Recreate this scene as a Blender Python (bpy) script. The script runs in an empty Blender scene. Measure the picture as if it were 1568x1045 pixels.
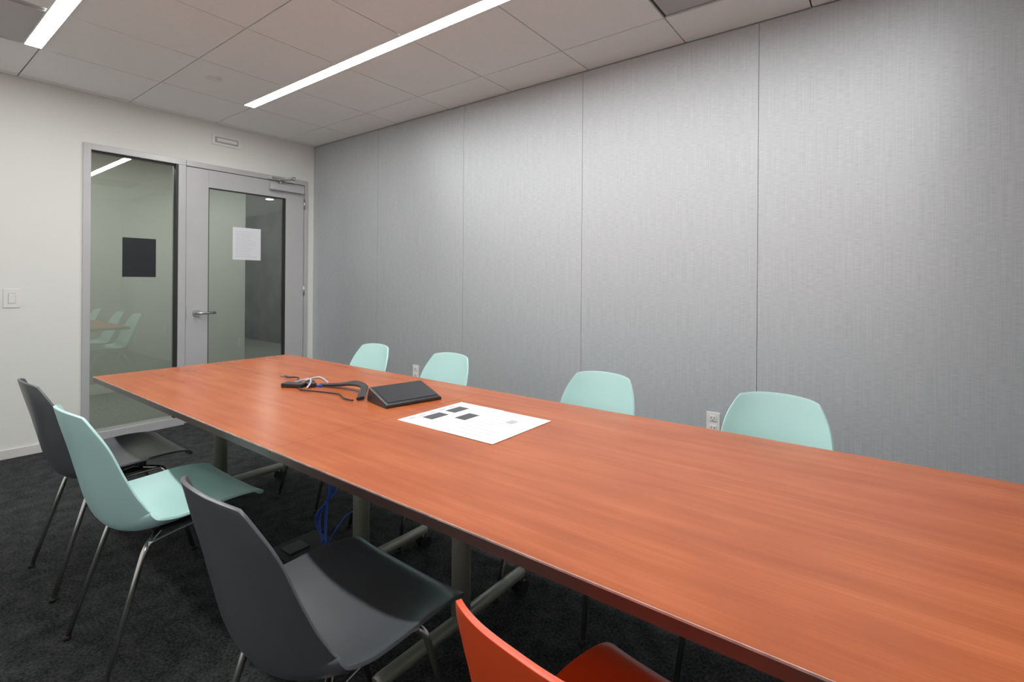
import bpy, bmesh, math, random
from mathutils import Vector, Matrix
random.seed(4)
scn=bpy.context.scene
scn.view_settings.view_transform='Standard'
scn.view_settings.look='None'
scn.view_settings.gamma=1.08
H=2.542; TZ=.71

# ------------------------------------------------ materials
def mat(name,col,rough=.5,metal=0,spec=.5,bump=0,bscale=200,var=0,vscale=5,emit=None,es=0,coat=0):
    m=bpy.data.materials.new(name); m.use_nodes=True
    nt=m.node_tree; b=nt.nodes['Principled BSDF']
    b.inputs['Base Color'].default_value=(*col,1); b.inputs['Roughness'].default_value=rough
    b.inputs['Metallic'].default_value=metal; b.inputs['Specular IOR Level'].default_value=spec
    b.inputs['Coat Weight'].default_value=coat
    tc=nt.nodes.new('ShaderNodeTexCoord')
    n=nt.nodes.new('ShaderNodeTexNoise'); n.inputs['Scale'].default_value=vscale; n.inputs['Detail'].default_value=4
    nt.links.new(tc.outputs['Object'],n.inputs['Vector'])
    if var:
        r=nt.nodes.new('ShaderNodeValToRGB')
        r.color_ramp.elements[0].position=.3; r.color_ramp.elements[1].position=.7
        r.color_ramp.elements[0].color=(*[c*(1-var) for c in col],1)
        r.color_ramp.elements[1].color=(*[min(1,c*(1+var)) for c in col],1)
        nt.links.new(n.outputs['Fac'],r.inputs['Fac']); nt.links.new(r.outputs['Color'],b.inputs['Base Color'])
    if bump:
        n2=nt.nodes.new('ShaderNodeTexNoise'); n2.inputs['Scale'].default_value=bscale; n2.inputs['Detail'].default_value=3
        nt.links.new(tc.outputs['Object'],n2.inputs['Vector'])
        bp=nt.nodes.new('ShaderNodeBump'); bp.inputs['Strength'].default_value=bump; bp.inputs['Distance'].default_value=.004
        nt.links.new(n2.outputs['Fac'],bp.inputs['Height']); nt.links.new(bp.outputs['Normal'],b.inputs['Normal'])
    return m
def emis(name,col,s):
    m=bpy.data.materials.new(name); m.use_nodes=True; nt=m.node_tree; nt.nodes.clear()
    e=nt.nodes.new('ShaderNodeEmission'); e.inputs[0].default_value=(*col,1); e.inputs[1].default_value=s
    o=nt.nodes.new('ShaderNodeOutputMaterial'); nt.links.new(e.outputs[0],o.inputs[0]); return m

M_wall=mat('wall_paint',(.77,.785,.735),.7,bump=.05,bscale=300)
M_wall2=mat('wall_paint_white',(.86,.87,.88),.7,bump=.05,bscale=300)
M_wall3=mat('wall_paint_grey',(.45,.46,.47),.7,bump=.05,bscale=300)
M_ceil=mat('ceiling_tile',(.87,.885,.86),.85,bump=.15,bscale=350,var=.02,vscale=60)
M_gap=mat('ceiling_gap',(.08,.08,.07),.8)
M_alu=mat('painted_aluminium',(.50,.505,.51),.4,metal=.2,var=.03)
M_gask=mat('black_gasket',(.015,.015,.015),.5)
M_steel=mat('brushed_steel',(.6,.6,.6),.28,metal=1,var=.03)
M_chrome=mat('chrome_leg',(.80,.79,.76),.25,metal=1,var=.02)
M_leg=mat('olive_grey_leg',(.28,.285,.24),.38,metal=.3,var=.04)
M_white=mat('white_plastic',(.8,.8,.78),.4,var=.01)
M_slot=mat('dark_slot',(.05,.05,.05),.5)
M_base=mat('baseboard_vinyl',(.66,.66,.63),.5,var=.02)
M_black=mat('black_plastic',(.018,.018,.02),.35,var=.1)
M_blackm=mat('black_matte',(.012,.012,.013),.6)
M_paper=mat('paper',(.74,.76,.80),.6,var=.01)
M_ink=mat('print_ink',(.06,.06,.07),.6)
M_ink2=mat('print_grey',(.42,.42,.44),.6)
M_sign=mat('dark_sign',(.013,.016,.018),.5,spec=.3,var=.05)
M_blue=mat('blue_cable',(.02,.09,.5),.4)
M_screen=mat('device_top',(.02,.021,.024),.3)
M_mint=mat('mint_plastic',(.48,.765,.72),.34,bump=.03,bscale=500,var=.01)
M_grey=mat('charcoal_plastic',(.075,.082,.090),.32,bump=.03,bscale=500,var=.02)
M_red=mat('red_orange_plastic',(.82,.075,.012),.35,bump=.03,bscale=500,var=.01)
M_edge=mat('table_edge_band',(.085,.045,.036),.3,var=.1,vscale=20)
M_line=mat('worn_highlight_line',(.60,.46,.40),.35,var=.25,vscale=30)  # pale worn table rim, with the edge highlight painted into its colour
M_hallw=mat('hall_wall',(.48,.50,.46),.7,var=.02)
M_conc=mat('hall_concrete',(.16,.16,.16),.7,var=.4,vscale=2)
M_hallf=mat('hall_carpet',(.24,.25,.23),.9,var=.15,vscale=40)
M_light=emis('strip_emission',(1,.99,.98),50)
M_down=emis('downlight_emission',(1,.97,.92),30)

def glass():
    m=bpy.data.materials.new('clear_glass'); m.use_nodes=True; nt=m.node_tree; nt.nodes.clear()
    t=nt.nodes.new('ShaderNodeBsdfTransparent'); t.inputs[0].default_value=(.84,.87,.84,1)
    g=nt.nodes.new('ShaderNodeBsdfGlossy'); g.inputs['Roughness'].default_value=.01
    g.inputs['Color'].default_value=(.95,.97,.95,1)
    f=nt.nodes.new('ShaderNodeFresnel'); f.inputs['IOR'].default_value=1.85
    mx=nt.nodes.new('ShaderNodeMixShader'); o=nt.nodes.new('ShaderNodeOutputMaterial')
    nt.links.new(f.outputs[0],mx.inputs[0]); nt.links.new(t.outputs[0],mx.inputs[1]); nt.links.new(g.outputs[0],mx.inputs[2])
    nt.links.new(mx.outputs[0],o.inputs[0]); return m
M_glass=glass()

def carpet():
    m=mat('carpet_black',(.018,.019,.020),.95,spec=.15); nt=m.node_tree; b=nt.nodes['Principled BSDF']
    tc=nt.nodes.new('ShaderNodeTexCoord')
    n=nt.nodes.new('ShaderNodeTexNoise'); n.inputs['Scale'].default_value=110; n.inputs['Detail'].default_value=5; n.inputs['Roughness'].default_value=.7
    nt.links.new(tc.outputs['Object'],n.inputs['Vector'])
    n3=nt.nodes.new('ShaderNodeTexNoise'); n3.inputs['Scale'].default_value=14; n3.inputs['Detail'].default_value=3
    nt.links.new(tc.outputs['Object'],n3.inputs['Vector'])
    r=nt.nodes.new('ShaderNodeValToRGB'); r.color_ramp.elements[0].position=.42; r.color_ramp.elements[1].position=.66
    r.color_ramp.elements[0].color=(.007,.008,.009,1); r.color_ramp.elements[1].color=(.064,.066,.068,1)
    ad=nt.nodes.new('ShaderNodeMath'); ad.operation='MULTIPLY_ADD'; ad.inputs[1].default_value=.3; 
    nt.links.new(n3.outputs['Fac'],ad.inputs[0]); 
    mu=nt.nodes.new('ShaderNodeMath'); mu.operation='MULTIPLY'; mu.inputs[1].default_value=.75
    nt.links.new(n.outputs['Fac'],mu.inputs[0]); nt.links.new(mu.outputs[0],ad.inputs[2])
    nt.links.new(ad.outputs[0],r.inputs['Fac']); nt.links.new(r.outputs['Color'],b.inputs['Base Color'])
    bp=nt.nodes.new('ShaderNodeBump'); bp.inputs['Strength'].default_value=.8; bp.inputs['Distance'].default_value=.006
    nt.links.new(n.outputs['Fac'],bp.inputs['Height']); nt.links.new(bp.outputs['Normal'],b.inputs['Normal'])
    return m
M_carpet=carpet()

def fabric():
    m=mat('grey_woven_fabric',(.5,.5,.5),.44,spec=.5,metal=.42); nt=m.node_tree; b=nt.nodes['Principled BSDF']
    tc=nt.nodes.new('ShaderNodeTexCoord')
    def nz(sc,scale,det=3):
        mp=nt.nodes.new('ShaderNodeMapping'); mp.inputs['Scale'].default_value=sc
        n=nt.nodes.new('ShaderNodeTexNoise'); n.inputs['Scale'].default_value=scale; n.inputs['Detail'].default_value=det
        nt.links.new(tc.outputs['Object'],mp.inputs['Vector']); nt.links.new(mp.outputs[0],n.inputs['Vector']); return n
    h=nz((11,1,160),2.4); v=nz((120,1,1.6),2.2); 
    mx=nt.nodes.new('ShaderNodeMath'); mx.operation='MULTIPLY_ADD'; mx.inputs[1].default_value=.65
    m2=nt.nodes.new('ShaderNodeMath'); m2.operation='MULTIPLY'; m2.inputs[1].default_value=.35
    nt.links.new(v.outputs['Fac'],m2.inputs[0]); nt.links.new(h.outputs['Fac'],mx.inputs[0]); nt.links.new(m2.outputs[0],mx.inputs[2])
    r=nt.nodes.new('ShaderNodeValToRGB'); r.color_ramp.elements[0].position=.30; r.color_ramp.elements[1].position=.70
    r.color_ramp.elements[0].color=(.425,.450,.470,1); r.color_ramp.elements[1].color=(.62,.645,.66,1)
    nt.links.new(mx.outputs[0],r.inputs['Fac']); nt.links.new(r.outputs['Color'],b.inputs['Base Color'])
    bp=nt.nodes.new('ShaderNodeBump'); bp.inputs['Strength'].default_value=.22; bp.inputs['Distance'].default_value=.002
    nt.links.new(mx.outputs[0],bp.inputs['Height']); nt.links.new(bp.outputs['Normal'],b.inputs['Normal'])
    c=nt.nodes.new('ShaderNodeCombineXYZ'); c.inputs[2].default_value=1
    b.inputs['Anisotropic'].default_value=.8; nt.links.new(c.outputs[0],b.inputs['Tangent'])
    return m
M_fab=fabric()

def wood():
    m=mat('cherry_laminate',(.5,.11,.045),.33,spec=.45); nt=m.node_tree; b=nt.nodes['Principled BSDF']
    tc=nt.nodes.new('ShaderNodeTexCoord')
    def nz(sc,det,ro=.5):
        mp=nt.nodes.new('ShaderNodeMapping'); mp.inputs['Scale'].default_value=sc; mp.inputs['Location'].default_value=(3.3,1.7,.37)
        n=nt.nodes.new('ShaderNodeTexNoise'); n.inputs['Scale'].default_value=1; n.inputs['Detail'].default_value=det
        n.inputs['Roughness'].default_value=ro
        nt.links.new(tc.outputs['Object'],mp.inputs['Vector']); nt.links.new(mp.outputs[0],n.inputs['Vector']); return n
    a=nz((1.5,28,1),3,.5); c=nz((3.2,8,1),2); f=nz((7,190,1),1)
    def lin(x,k,add=None):
        q=nt.nodes.new('ShaderNodeMath'); q.operation='MULTIPLY_ADD'; q.inputs[1].default_value=k; q.inputs[2].default_value=0
        nt.links.new(x,q.inputs[0])
        if add: nt.links.new(add,q.inputs[2])
        return q.outputs[0]
    s=lin(a.outputs['Fac'],.42); s=lin(c.outputs['Fac'],.38,s); s=lin(f.outputs['Fac'],.20,s)
    r=nt.nodes.new('ShaderNodeValToRGB')
    e=r.color_ramp.elements; e[0].position=.30; e[0].color=(.315,.062,.013,1); e[1].position=.70; e[1].color=(.52,.135,.036,1)
    k=e.new(.5); k.color=(.41,.090,.020,1)
    nt.links.new(s,r.inputs['Fac']); nt.links.new(r.outputs['Color'],b.inputs['Base Color'])
    b.inputs['Roughness'].default_value=.27
    return m
M_wood=wood()

# ------------------------------------------------ mesh helpers
class MB:
    def __init__(s): s.bm=bmesh.new(); s.mats=[]
    def mi(s,m):
        if m not in s.mats: s.mats.append(m)
        return s.mats.index(m)
    def box(s,a,b,m,rot=None,bev=0):
        x0,y0,z0=a; x1,y1,z1=b
        r=bmesh.ops.create_cube(s.bm,size=1)
        M=Matrix.Translation(((x0+x1)/2,(y0+y1)/2,(z0+z1)/2))
        if rot: M=M@rot
        M=M@Matrix.Diagonal((abs(x1-x0),abs(y1-y0),abs(z1-z0),1))
        bmesh.ops.transform(s.bm,matrix=M,verts=r['verts'])
        fs={f for v in r['verts'] for f in v.link_faces}; k=s.mi(m)
        for f in fs: f.material_index=k
        if bev:
            es=list({e for v in r['verts'] for e in v.link_edges})
            rb=bmesh.ops.bevel(s.bm,geom=es,offset=bev,segments=2,profile=.5,affect='EDGES')
            for f in rb['faces']: f.material_index=k
    def cyl(s,p0,p1,r0,m,r1=None,seg=24):
        p0=Vector(p0);p1=Vector(p1);r1=r0 if r1 is None else r1; d=p1-p0
        r=bmesh.ops.create_cone(s.bm,cap_ends=True,segments=seg,radius1=r0,radius2=r1,depth=d.length)
        M=Matrix.Translation((p0+p1)/2)@d.to_track_quat('Z','Y').to_matrix().to_4x4()
        bmesh.ops.transform(s.bm,matrix=M,verts=r['verts']); k=s.mi(m)
        for f in {f for v in r['verts'] for f in v.link_faces}:
            f.material_index=k; f.smooth=len(f.verts)==4
    def tube(s,pts,rad,m,seg=10,sub=6,smooth=True):
        P=[Vector(p) for p in pts]
        if smooth and len(P)>2:
            Q=[];n=len(P)
            for i in range(n-1):
                a=P[max(i-1,0)];b=P[i];c=P[i+1];d=P[min(i+2,n-1)]
                for j in range(sub):
                    t=j/sub
                    Q.append(.5*((2*b)+(-a+c)*t+(2*a-5*b+4*c-d)*t*t+(-a+3*b-3*c+d)*t**3))
            Q.append(P[-1]); P=Q
        k=s.mi(m); rings=[]; up=None
        for i,p in enumerate(P):
            t=(P[min(i+1,len(P)-1)]-P[max(i-1,0)]).normalized()
            if up is None:
                up=t.orthogonal().normalized()
            up=(up-t*up.dot(t)); 
            up=up.normalized() if up.length>1e-6 else t.orthogonal().normalized()
            w=t.cross(up)
            rings.append([s.bm.verts.new(p+(up*math.cos(2*math.pi*q/seg)+w*math.sin(2*math.pi*q/seg))*rad) for q in range(seg)])
        for a,b in zip(rings,rings[1:]):
            for q in range(seg):
                f=s.bm.faces.new((a[q],a[(q+1)%seg],b[(q+1)%seg],b[q])); f.smooth=True; f.material_index=k
        for e in (rings[0][::-1],rings[-1]):
            f=s.bm.faces.new(e); f.material_index=k
    def poly(s,faces,verts,m):
        k=s.mi(m); v=[s.bm.verts.new(x) for x in verts]
        for f in faces: s.bm.faces.new([v[i] for i in f]).material_index=k
    def done(s,name,parent=None):
        bmesh.ops.recalc_face_normals(s.bm,faces=s.bm.faces)
        me=bpy.data.meshes.new(name); s.bm.to_mesh(me); s.bm.free()
        for m in s.mats: me.materials.append(m)
        o=bpy.data.objects.new(name,me); bpy.context.collection.objects.link(o)
        if parent: o.parent=parent
        return o
def empty(name,loc=(0,0,0),rz=0):
    e=bpy.data.objects.new(name,None); e.location=loc; e.rotation_euler=(0,0,rz); e.empty_display_size=.1
    bpy.context.collection.objects.link(e); return e
def fillet(pts,r,n=5):
    P=[Vector(p) for p in pts]; out=[P[0]]
    for i in range(1,len(P)-1):
        a=(P[i-1]-P[i]);b=(P[i+1]-P[i]); rr=min(r,a.length*.45,b.length*.45)
        s=P[i]+a.normalized()*rr; e=P[i]+b.normalized()*rr
        for k in range(n+1):
            t=k/n; out.append((1-t)**2*s+2*t*(1-t)*P[i]+t*t*e)
    out.append(P[-1]); return out

XE=5.9; YS=-3.6   # east wall x, south wall y
YF0,YF1,DZ=-1.81,-.066,2.183
# ------------------------------------------------ room shell
b=MB(); b.box((0,YS,-.08),(XE,.12,0),M_carpet); b.done('floor')
b=MB()
b.box((-.12,YS-.1,0),(0,YF0,H+.1),M_wall); b.box((-.12,YF1,0),(0,0,H+.1),M_wall); b.box((-.12,YF0,DZ),(0,YF1,H+.1),M_wall)
b.box((-.12,0,0),(-.001,2.6,H+.1),M_wall)
b.done('wall_west')
b=MB(); b.box((0,.02,0),(XE+.1,.12,H+.1),M_wall)
xs=[0,1.022,2.049,3.075,4.102,5.129,XE]
for x0,x1 in zip(xs,xs[1:]): b.box((x0+.0012,0,.0),(x1-.0012,.019,H-.006),M_fab)
b.box((0,.0192,0),(XE,.0198,H),M_gap)
b.done('wall_north')
b=MB(); b.box((0,YS-.1,0),(XE+.1,YS,H+.1),M_wall2); b.done('wall_south')
b=MB(); b.box((XE,YS,0),(XE+.1,.0,H+.1),M_wall3); b.done('wall_east')
b=MB(); b.box((0,YS,0),(.012,YF0-.002,.062),M_base,bev=.003); b.done('baseboard_west')
b=MB(); b.box((.012,YS,0),(XE,YS+.012,.062),M_base,bev=.003); b.done('baseboard_south')
b=MB(); b.box((XE-.012,YS+.012,0),(XE,0,.062),M_base,bev=.003); b.done('baseboard_east')
# ceiling tiles
g0,h1,T=.065,.323,.61
gx=[0]+[g0+T*k for k in range(0,10) if g0+T*k<XE]+[XE]
gy=[0]+[-(h1+T*k) for k in range(0,6) if h1+T*k<-YS]+[YS]
vent={(7,1),(2,4)}
b=MB(); b.box((0,YS,H+.012),(XE,.02,H+.1),M_gap)
g=.0036
vents=[]
for i in range(len(gx)-1):
    for j in range(len(gy)-1):
        x0,x1,y1,y0=gx[i]+g,gx[i+1]-g,gy[j]-g,gy[j+1]+g
        if x1-x0<.02: continue
        if (i,j) in vent: vents.append((x0,y0,x1,y1)); continue
        b.box((x0,y0,H),(x1,y1,H+.0115),M_ceil)
b.done('ceiling')
M_vent=mat('vent_grey',(.45,.45,.44),.5)
for (x0,y0,x1,y1) in vents:
    b=MB()
    b.box((x0+.010,y0+.010,H+.004),(x1-.010,y1-.010,H+.0115),M_vent)
    b.box((x0+.035,y0+.035,H-.004),(x1-.035,y1-.035,H+.004),M_vent,bev=.002)
    b.done('ceiling_vent')
# strip lights
for yc in (-.968,-2.188):
    e=empty('linear_ceiling_light',(0,0,0))
    b=MB(); x0,x1=.70,4.94; w=.036
    b.box((x0-.008,yc-w-.006,H-.008),(x1+.008,yc-w,H+.001),M_white); b.box((x0-.008,yc+w,H-.008),(x1+.008,yc+w+.006,H+.001),M_white)
    b.box((x0-.008,yc-w,H-.008),(x0,yc+w,H+.001),M_white); b.box((x1,yc-w,H-.008),(x1+.008,yc+w,H+.001),M_white)
    b.done('housing',e)
    b=MB(); b.box((x0,yc-w,H-.006),(x1,yc+w,H-.001),M_light); b.done('diffuser',e)
# detector
b=MB(); b.cyl((1.037,-1.355,H),(1.037,-1.355,H-.006),.048,M_white,seg=40); b.cyl((1.037,-1.355,H-.006),(1.037,-1.355,H-.012),.034,M_white,.028,seg=40)
b.done('smoke_detector')

# ------------------------------------------------ door frame, sidelight, door
e=empty('window_1')
b=MB()
fx0,fx1=-.115,.014; YM=-1.150
b.box((fx0,YF0,0),(fx1,YF0+.045,DZ),M_alu,bev=.002)
b.box((fx0,YF0+.045,DZ-.045),(fx1,YM,DZ),M_alu,bev=.002)
b.box((fx0,-1.205,0),(fx1,YM,DZ-.045),M_alu,bev=.002)
b.box((fx0,YF0+.045,0),(fx1,-1.205,.065),M_alu,bev=.002)
b.done('window_frame',e)
b=MB(); gx0=-.035
b.box((gx0,YF0+.045,.065),(gx0+.008,-1.205,DZ-.045),M_glass); b.done('sidelight_glass',e)
b=MB()
b.box((gx0-.006,-1.222,.065),(fx1-.008,-1.2055,DZ-.045),M_gask)
b.box((gx0-.006,YF0+.0455,DZ-.058),(gx0+.02,-1.222,DZ-.0455),M_gask)
b.box((gx0-.006,YF0+.0455,.066),(gx0+.014,YF0+.052,DZ-.058),M_gask)
b.done('gasket',e)
# door leaf
e=empty('door_1')
y0,y1=-1.146,-.108; dx0,dx1=-.04,.004; zt=DZ-.05
gy0,gy1,gz0,gz1=-.975,-.292,.26,1.985
b=MB()
b.box((fx0,YF1-.038,0),(fx1,YF1,DZ),M_alu,bev=.002)
b.box((fx0,YM+.001,DZ-.045),(fx1,YF1-.038,DZ),M_alu,bev=.002)
b.done('door_frame',e)
b=MB()
b.box((dx0,y0,.008),(dx1,gy0,zt),M_alu,bev=.002); b.box((dx0,gy1,.008),(dx1,y1,zt),M_alu,bev=.002)
b.box((dx0,gy0,gz1),(dx1,gy1,zt),M_alu); b.box((dx0,gy0,.008),(dx1,gy1,gz0),M_alu)
b.done('door_leaf',e)
b=MB(); b.box((-.024,gy0,gz0),(-.016,gy1,gz1),M_glass); b.done('door_glass',e)
b=MB()
for a,c in (((gy0,gz0),(gy0+.006,gz1)),((gy1-.016,gz0),(gy1,gz1)),((gy0,gz1-.008),(gy1,gz1)),((gy0,gz0),(gy1,gz0+.008))):
    b.box((-.030,a[0],a[1]),(dx1-.002,c[0],c[1]),M_gask)
b.done('door_gasket',e)
b=MB()
hz,hy=.915,-1.065
b.cyl((dx1,hy,hz),(dx1+.012,hy,hz),.028,M_steel,seg=32); b.cyl((dx1+.012,hy,hz),(dx1+.055,hy,hz),.011,M_steel)
b.tube(fillet([(dx1+.05,hy-.012,hz),(dx1+.058,hy+.02,hz),(dx1+.056,hy+.13,hz)],.02),.010,M_steel,smooth=False)
b.cyl((dx1+.056,hy+.12,hz),(dx1+.03,hy+.132,hz),.010,M_steel)
b.box((dx1-.002,y0-.002,.86),(dx1+.002,y0+.006,.98),M_steel)
for z in (.25,1.1,1.95):
    b.cyl((dx1+.008,y1+.003,z-.05),(dx1+.008,y1+.003,z+.05),.008,M_steel)
b.done('lever_handle',e)
b=MB()
b.box((dx1,-.46,2.045),(dx1+.05,-.13,2.105),M_alu,bev=.004)
b.cyl((dx1+.03,-.36,2.105),(dx1+.03,-.36,2.135),.014,M_steel)
b.tube([(dx1+.03,-.36,2.14),(dx1+.16,-.30,2.150)],.010,M_steel,smooth=False)
b.tube([(dx1+.16,-.30,2.150),(fx1+.02,-.44,2.158)],.008,M_steel,smooth=False)
b.cyl((dx1+.16,-.30,2.135),(dx1+.16,-.30,2.165),.014,M_steel)
b.box((fx1,-.48,2.14),(fx1+.02,-.40,2.172),M_alu,bev=.002)
b.done('door_closer',e)
b=MB(); b.box((-.0158,-.769,1.378),(-.0150,-.521,1.668),M_paper)
for k in range(16): b.box((-.0150,-.745,1.63-.015*k),(-.0148,-.745+random.uniform(.12,.19),1.6320-.015*k),M_ink2)
b.done('door_notice',e)
b=MB(); b.box((gx0+.0082,-1.566,1.213),(gx0+.0095,-1.347,1.516),M_sign)
b.done('dark_window_sign')
# switch
b=MB(); b.box((0,-2.212,1.0),(.006,-2.130,1.125),M_white,bev=.002); b.box((.006,-2.187,1.030),(.010,-2.155,1.095),M_white,bev=.0015)
b.box((.0061,-2.189,1.028),(.0066,-2.153,1.097),M_ink2)
b.done('light_switch')
# wall plate above door
b=MB(); b.box((0,-.955,2.362),(.012,-.716,2.450),M_white,bev=.003); b.box((.0121,-.932,2.380),(.0128,-.739,2.432),M_ink2); b.box((.0128,-.918,2.392),(.022,-.753,2.420),M_white,bev=.002)
b.done('wall_sensor_plate')
# outlets
for x,z in ((1.536,.448),(3.89,.443)):
    b=MB(); b.box((x-.035,-.006,z-.058),(x+.035,0,z+.058),M_white,bev=.002)
    for s in (-.026,.026):
        b.box((x-.017,-.010,z+s-.016),(x+.017,-.006,z+s+.016),M_white,bev=.003)
        b.box((x-.009,-.0106,z+s-.004),(x-.006,-.0101,z+s+.008),M_slot); b.box((x+.006,-.0106,z+s-.004),(x+.009,-.0101,z+s+.008),M_slot)
        b.cyl((x,-.0101,z+s-.009),(x,-.0106,z+s-.009),.003,M_slot,seg=10)
    b.done('power_outlet')

# ------------------------------------------------ hallway outside
HX=-1.9
b=MB(); b.box((-7,-5,-.08),(-.0,5,-.001),M_hallf); b.done('floor_hall')
b=MB(); b.box((-7,-5,2.5),(-.12,5,2.6),M_ceil); b.done('ceiling_hall')
b=MB(); b.box((HX-.12,-5,0),(HX,.21,2.5),M_hallw); b.done('wall_hall')
b=MB(); b.box((HX,-5,0),(HX+.012,.21,.1),M_base); b.done('baseboard_hall')
b=MB(); b.box((-6.1,-.5,0),(-6,5,2.5),M_conc); b.box((-6,4.9,0),(-.12,5,2.5),M_conc); b.box((-6,2.1,0),(-4.2,2.3,2.5),M_conc); b.done('wall_hall_concrete')
b=MB(); b.box((HX,-5.1,0),(-.12,-5,2.5),M_hallw); b.done('wall_hall_end')
for x,y,en in ((-3.3,1.23,10),(-.95,-1.6,14),(-.95,-3.2,14),(-.95,-.2,14),(-4.6,.6,10)):
    e=empty('hall_downlight',(x,y,2.5))
    b=MB(); b.cyl((0,0,0),(0,0,-.006),.075,M_white,seg=32); b.cyl((0,0,-.006),(0,0,-.008),.055,M_down,seg=32); b.done('trim_ring',e)
    l=bpy.data.lights.new('lamp','AREA'); l.shape='DISK'; l.size=.11; l.energy=en; l.color=(1,.98,.94)
    lo=bpy.data.objects.new('lamp',l); lo.location=(0,0,-.012); bpy.context.collection.objects.link(lo); lo.parent=e

# ------------------------------------------------ conference tables
TY0,TY1=-2.087,-1.085; YC=(TY0+TY1)/2
def table(x0,x1,lx,side):
    e=empty('conference_table',((x0+x1)/2,YC,0))
    def L(o): o.parent=e; o.location=(-(x0+x1)/2,-YC,0); return o
    b=MB(); b.box((x0,TY0,TZ-.004),(x1,TY1,TZ),M_wood); L(b.done('laminate_top'))
    b=MB(); b.box((x0+.0002,TY0+.0006,TZ-.027),(x1-.0002,TY1-.0006,TZ-.0042),M_edge); 
    b.box((x0,TY0-.0016,TZ-.0040),(x1,TY0-.0001,TZ-.0002),M_line); b.box((x0,TY1+.0001,TZ-.0036),(x1,TY1+.0012,TZ-.0004),M_line)
    xe=x0-.0012 if side<0 else x1+.0001
    b.box((xe,TY0,TZ-.0036),(xe+.0011,TY1,TZ-.0004),M_line)
    L(b.done('edge_core'))
    b=MB()
    for x in lx:
        b.cyl((x,YC,.07),(x,YC,TZ-.03),.032,M_leg,seg=32)
        b.box((x-.05,YC-.30,TZ-.052),(x+.05,YC+.30,TZ-.027),M_leg,bev=.004)
        b.tube([(x,YC-.34,.072),(x,YC-.33,.076),(x,YC+.33,.076),(x,YC+.34,.072)],.021,M_leg,seg=16,smooth=False)
        for s in (-1,1):
            yy=YC+s*.325
            b.cyl((x,yy,.03),(x,yy,.07),.010,M_steel)
            b.box((x-.009,yy-.022,.035),(x+.009,yy+.022,.058),M_blackm,bev=.003)
            for q in (-1,1): b.cyl((x+q*.010,yy+s*.008,.026),(x+q*.024,yy+s*.008,.026),.026,M_blackm,seg=28)
    b.cyl((lx[0],YC,TZ-.09),(lx[1],YC,TZ-.09),.014,M_leg)
    L(b.done('t_legs'))
    return e
table(1.50,3.2365,(1.73,2.98),-1); table(3.2377,4.975,(3.52,4.70),1)

# ------------------------------------------------ chairs
prof=[(.232,.412),(.221,.428),(.187,.438),(.105,.430),(.01,.412),(-.07,.398),(-.138,.398),(-.190,.428),(-.220,.492),(-.241,.575),(-.261,.66),(-.281,.735),(-.299,.805)]
hw  =[.190,.204,.214,.222,.224,.222,.214,.202,.190,.180,.170,.160,.146]
cv  =[-.006,.004,.016,.032,.046,.060,.078,.088,.080,.064,.052,.044,.040]
def cr(A,t):
    n=len(A)-1; u=t*n; i=min(int(u),n-1); f=u-i
    g=lambda k:A[max(0,min(n,k))]
    a,b_,c,d=g(i-1),g(i),g(i+1),g(i+2)
    return .5*(2*b_+(-a+c)*f+(2*a-5*b_+4*c-d)*f*f+(-a+3*b_-3*c+d)*f**3)
py=[p[0] for p in prof]; pz=[p[1] for p in prof]
def shell_mesh(m):
    NU,NV=56,28; bm=bmesh.new(); G=[]
    for i in range(NU+1):
        row=[]
        for j in range(NV+1):
            a=2*i/NU-1; c=2*j/NV-1
            aa=max(0,(abs(a)-.66)/.34); k=.6
            t=a; w=c
            if aa>0:
                q=aa; qa=q*math.sqrt(1-c*c/2); qc=math.sqrt(1-q*q/2)
                t=math.copysign(.66+.34*(q*(1-k)+qa*k),a); w=c*((1-k)+k*qc)
            tt=(t+1)/2
            y,z=cr(py,tt),cr(pz,tt); 
            y2,z2=cr(py,min(1,tt+.01)),cr(pz,min(1,tt+.01)); y1_,z1_=cr(py,max(0,tt-.01)),cr(pz,max(0,tt-.01))
            ty,tz=y2-y1_,z2-z1_; l=math.hypot(ty,tz); ty/=l; tz/=l
            ny,nz=tz,-ty   # inward normal (up / forward)
            o=cr(cv,tt)*abs(w)**2.6
            x=w*cr(hw,tt)
            row.append(bm.verts.new((x,y+ny*o,z+nz*o)))
        G.append(row)
    for i in range(NU):
        for j in range(NV):
            f=bm.faces.new((G[i][j],G[i][j+1],G[i+1][j+1],G[i+1][j])); f.smooth=True
    bmesh.ops.recalc_face_normals(bm,faces=bm.faces)
    me=bpy.data.meshes.new('shell'); bm.to_mesh(me); bm.free(); me.materials.append(m)
    return me
def frame_mesh():
    b=MB(); r=.0085
    for s in (1,-1):   # s=-1 rear, 1 front
        yk=.13*s if s>0 else -.125
        zk=.388 if s>0 else .368
        pts=[(-.182,.235*s,.004),(-.156,yk,zk),(-.06,.045*s,zk+.004),(.06,.045*s,zk+.004),(.156,yk,zk),(.182,.235*s,.004)]
        b.tube(fillet(pts,.035,6),r,M_chrome,seg=12,smooth=False)
        for q in (-1,1): b.cyl((q*.1825,.236*s,0),(q*.181,.232*s,.014),.0115,M_blackm,seg=14)
    for q in (-1,1):
        b.tube([(q*.055,-.06,.374),(q*.055,.06,.394)],.008,M_chrome,smooth=False)
        b.tube([(q*.150,-.112,.371),(q*.128,0,.378),(q*.150,.118,.389)],.006,M_chrome)
    b.box((-.10,-.085,.378),(.10,.085,.386),M_blackm,bev=.002)
    for q in (-1,1):
        for s in (-.07,.07): b.cyl((q*.085,s,.384),(q*.085,s,.402 if s<0 else .415),.014,M_blackm,seg=14)
    o=b.done('tube_frame'); me=o.data; bpy.data.objects.remove(o); return me
FR=frame_mesh()
SH={k:shell_mesh(m) for k,m in (('mint',M_mint),('grey',M_grey),('red',M_red))}
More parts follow.
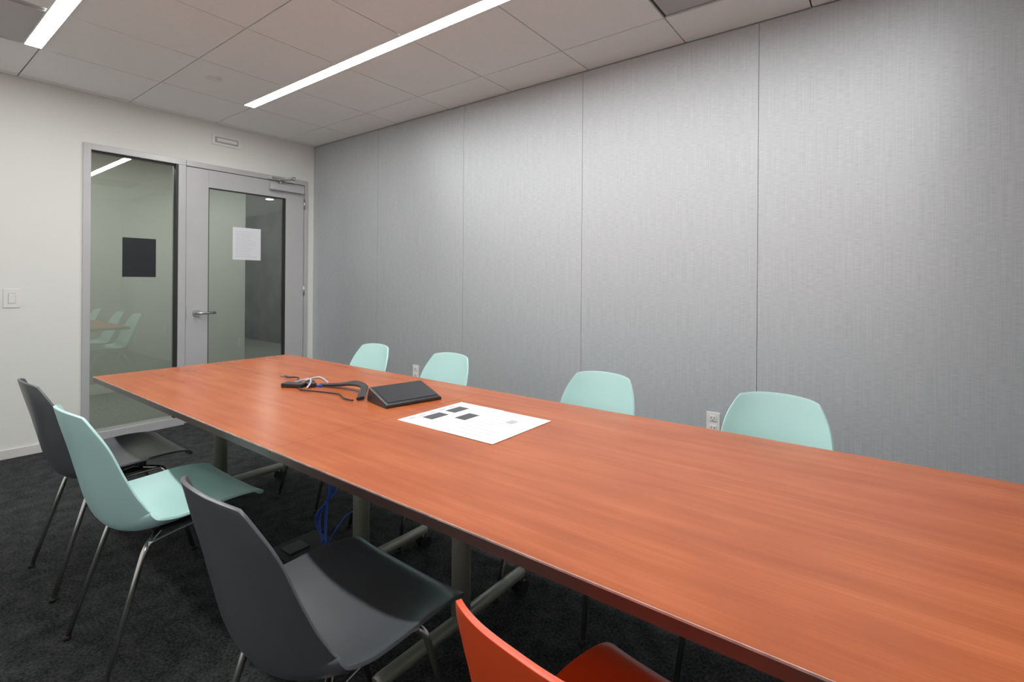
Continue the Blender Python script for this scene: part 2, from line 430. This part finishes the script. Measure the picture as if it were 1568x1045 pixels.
def chair(x,y,rz,kind):
    e=empty('side_chair',(x,y,0),rz)
    o=bpy.data.objects.new('seat_shell',SH[kind]); bpy.context.collection.objects.link(o); o.parent=e
    s=o.modifiers.new('s','SOLIDIFY'); s.thickness=.008; s.offset=0
    bv=o.modifiers.new('b','BEVEL'); bv.width=.003; bv.segments=3; bv.limit_method='ANGLE'; bv.angle_limit=math.radians(50)
    f=bpy.data.objects.new('leg_frame',FR); bpy.context.collection.objects.link(f); f.parent=e
R=math.radians
chair(2.01,-2.125,R(0),'grey'); chair(2.665,-2.14,R(1),'mint'); chair(3.63,-2.13,R(-1),'grey'); chair(4.375,-2.095,R(-7),'red')
chair(2.116,-1.13,R(180),'mint'); chair(2.75,-1.12,R(180),'mint'); chair(3.662,-1.12,R(181),'mint'); chair(4.335,-1.11,R(180),'mint')

# ------------------------------------------------ things on the table
z=TZ
b=MB()
b.box((3.281,-1.660,z),(3.497,-1.333,z+.0012),M_paper); b.box((3.496,-1.662,z+.0012),(3.712,-1.340,z+.0022),M_paper)
def ink(x0,y0,x1,y1,m,zz): b.box((x0,y0,zz),(x1,y1,zz+.0003),m)
z1=z+.0012; z2=z+.0022
ink(3.325,-1.585,3.375,-1.50,M_ink,z1); ink(3.325,-1.47,3.375,-1.39,M_ink,z1); ink(3.42,-1.52,3.47,-1.44,M_ink,z1)
for k in range(6): ink(3.385+.0,-1.59+.03*k,3.389,-1.57+.03*k,M_ink2,z1)
for k in range(9): ink(3.52,-1.63+.031*k,3.52+random.uniform(.04,.15),-1.6275+.031*k,M_ink2,z2)
for k in range(5): ink(3.30,-1.63+.05*k,3.30+.012,-1.60+.05*k,M_ink2,z1)
ink(3.60,-1.46,3.63,-1.42,M_ink2,z2)
b.done('printed_papers')
# wedge conference console
e=empty('conference_console',(3.075,-1.45,TZ),R(-12))
b=MB(); hx,hy_=.085,.125
V=[(-hx,-hy_,0),(hx,-hy_,0),(hx,hy_,0),(-hx,hy_,0),(-hx+.008,-hy_+.004,.056),(hx,-hy_+.004,.014),(hx,hy_-.004,.014),(-hx+.008,hy_-.004,.056)]
F=[(0,3,2,1),(0,1,5,4),(1,2,6,5),(2,3,7,6),(3,0,4,7),(4,5,6,7)]
b.poly(F,V,M_black); o=b.done('console_body',e)
bv=o.modifiers.new('b','BEVEL'); bv.width=.004; bv.segments=3
b=MB()
sl=math.atan2(.042,2*hx-.008)
b.box((-.068,-.108,-.0008),(.068,.108,.0008),M_screen); o=b.done('console_screen',e)
o.location=(.004,0,.0362); o.rotation_euler=(0,sl,0)
# cables / adapters
e=empty('cable_bundle',(2.6,-1.5,TZ))
def LL(o): o.parent=e; o.location=(-2.6,1.5,-TZ)
b=MB()
for d in (0,.011,.022):
    b.tube([(2.58+d,-1.52+d,z+.009),(2.66,-1.49+d,z+.014),(2.76,-1.48+d,z+.028+d*.3),(2.86,-1.50+d,z+.033),(2.91,-1.545+d,z+.018),(2.945,-1.58+d,z+.0095)],.007,M_black)
b.tube([(2.44,-1.56,z+.006),(2.36,-1.50,z+.012),(2.28,-1.51,z+.007),(2.24,-1.50,z+.007)],.0035,M_black)
b.tube([(2.54,-1.60,z+.006),(2.60,-1.62,z+.006),(2.70,-1.59,z+.006),(2.80,-1.57,z+.006),(2.88,-1.60,z+.006),(2.94,-1.60,z+.0065)],.0035,M_black)
b.tube([(2.50,-1.55,z+.022),(2.54,-1.50,z+.035),(2.60,-1.49,z+.014)],.005,M_ink2)
b.tube([(2.46,-1.59,z+.012),(2.50,-1.53,z+.028),(2.55,-1.55,z+.02),(2.60,-1.60,z+.008)],.004,M_ink2)
LL(b.done('cables'))
b=MB()
zz=z+.0006
b.box((2.44,-1.62,zz),(2.54,-1.57,zz+.018),M_black,rot=Matrix.Rotation(.5,4,'Z'),bev=.003)
b.box((2.50,-1.56,zz),(2.57,-1.52,zz+.020),M_black,rot=Matrix.Rotation(-.4,4,'Z'),bev=.003)
b.box((2.575,-1.535,zz+.002),(2.60,-1.522,zz+.011),M_blue,rot=Matrix.Rotation(.3,4,'Z'),bev=.001)
b.box((2.42,-1.57,zz),(2.47,-1.55,zz+.010),M_black,rot=Matrix.Rotation(.9,4,'Z'),bev=.002)
b.box((2.205,-1.507,zz),(2.245,-1.491,zz+.008),M_steel,rot=Matrix.Rotation(.2,4,'Z'),bev=.001)
LL(b.done('adapters'))
# under table
b=MB(); b.box((2.52,-1.72,0),(2.80,-1.50,.035),M_blackm,bev=.006); b.box((2.56,-1.69,.035),(2.64,-1.60,.04),M_slot,bev=.002)
b.done('floor_power_box')
b=MB()
for k in range(5):
    dx,dy=random.uniform(-.02,.02),random.uniform(-.02,.02)
    b.tube([(2.69+dx,-1.53+dy,TZ-.032),(2.67+dx*2,-1.53+dy,.5),(2.70-dx,-1.54+dy*2,.3),(2.66+dx*2,-1.55-dy,.15),(2.70+dx,-1.57+dy,.05)],.003,M_blue,seg=8)
b.tube([(2.70,-1.56,.04),(2.75,-1.50,.16),(2.80,-1.46,.18),(2.84,-1.48,.10),(2.78,-1.54,.04)],.003,M_blue,seg=8)
b.done('network_cables')

# ------------------------------------------------ camera
yaw,roll=.9219,-.0076
F=Vector((-math.cos(yaw),math.sin(yaw),0)); Rv=Vector((math.sin(yaw),math.cos(yaw),0)); D=Vector((0,0,-1))
R2=Rv*math.cos(roll)+D*math.sin(roll); D2=D*math.cos(roll)-Rv*math.sin(roll)
cam=bpy.data.cameras.new('camera'); co=bpy.data.objects.new('camera',cam); bpy.context.collection.objects.link(co)
U=-D2; Z=-F
Mx=Matrix(((R2.x,U.x,Z.x,4.6533),(R2.y,U.y,Z.y,-2.8133),(R2.z,U.z,Z.z,1.1934),(0,0,0,1)))
co.matrix_world=Mx
cam.sensor_width=36; cam.lens=767/1568*36; cam.shift_y=-(522.5-432.58)/1568; cam.clip_start=.02
scn.camera=co
w=bpy.data.worlds.new('world'); scn.world=w; w.use_nodes=True; w.node_tree.nodes['Background'].inputs[0].default_value=(.02,.02,.02,1)
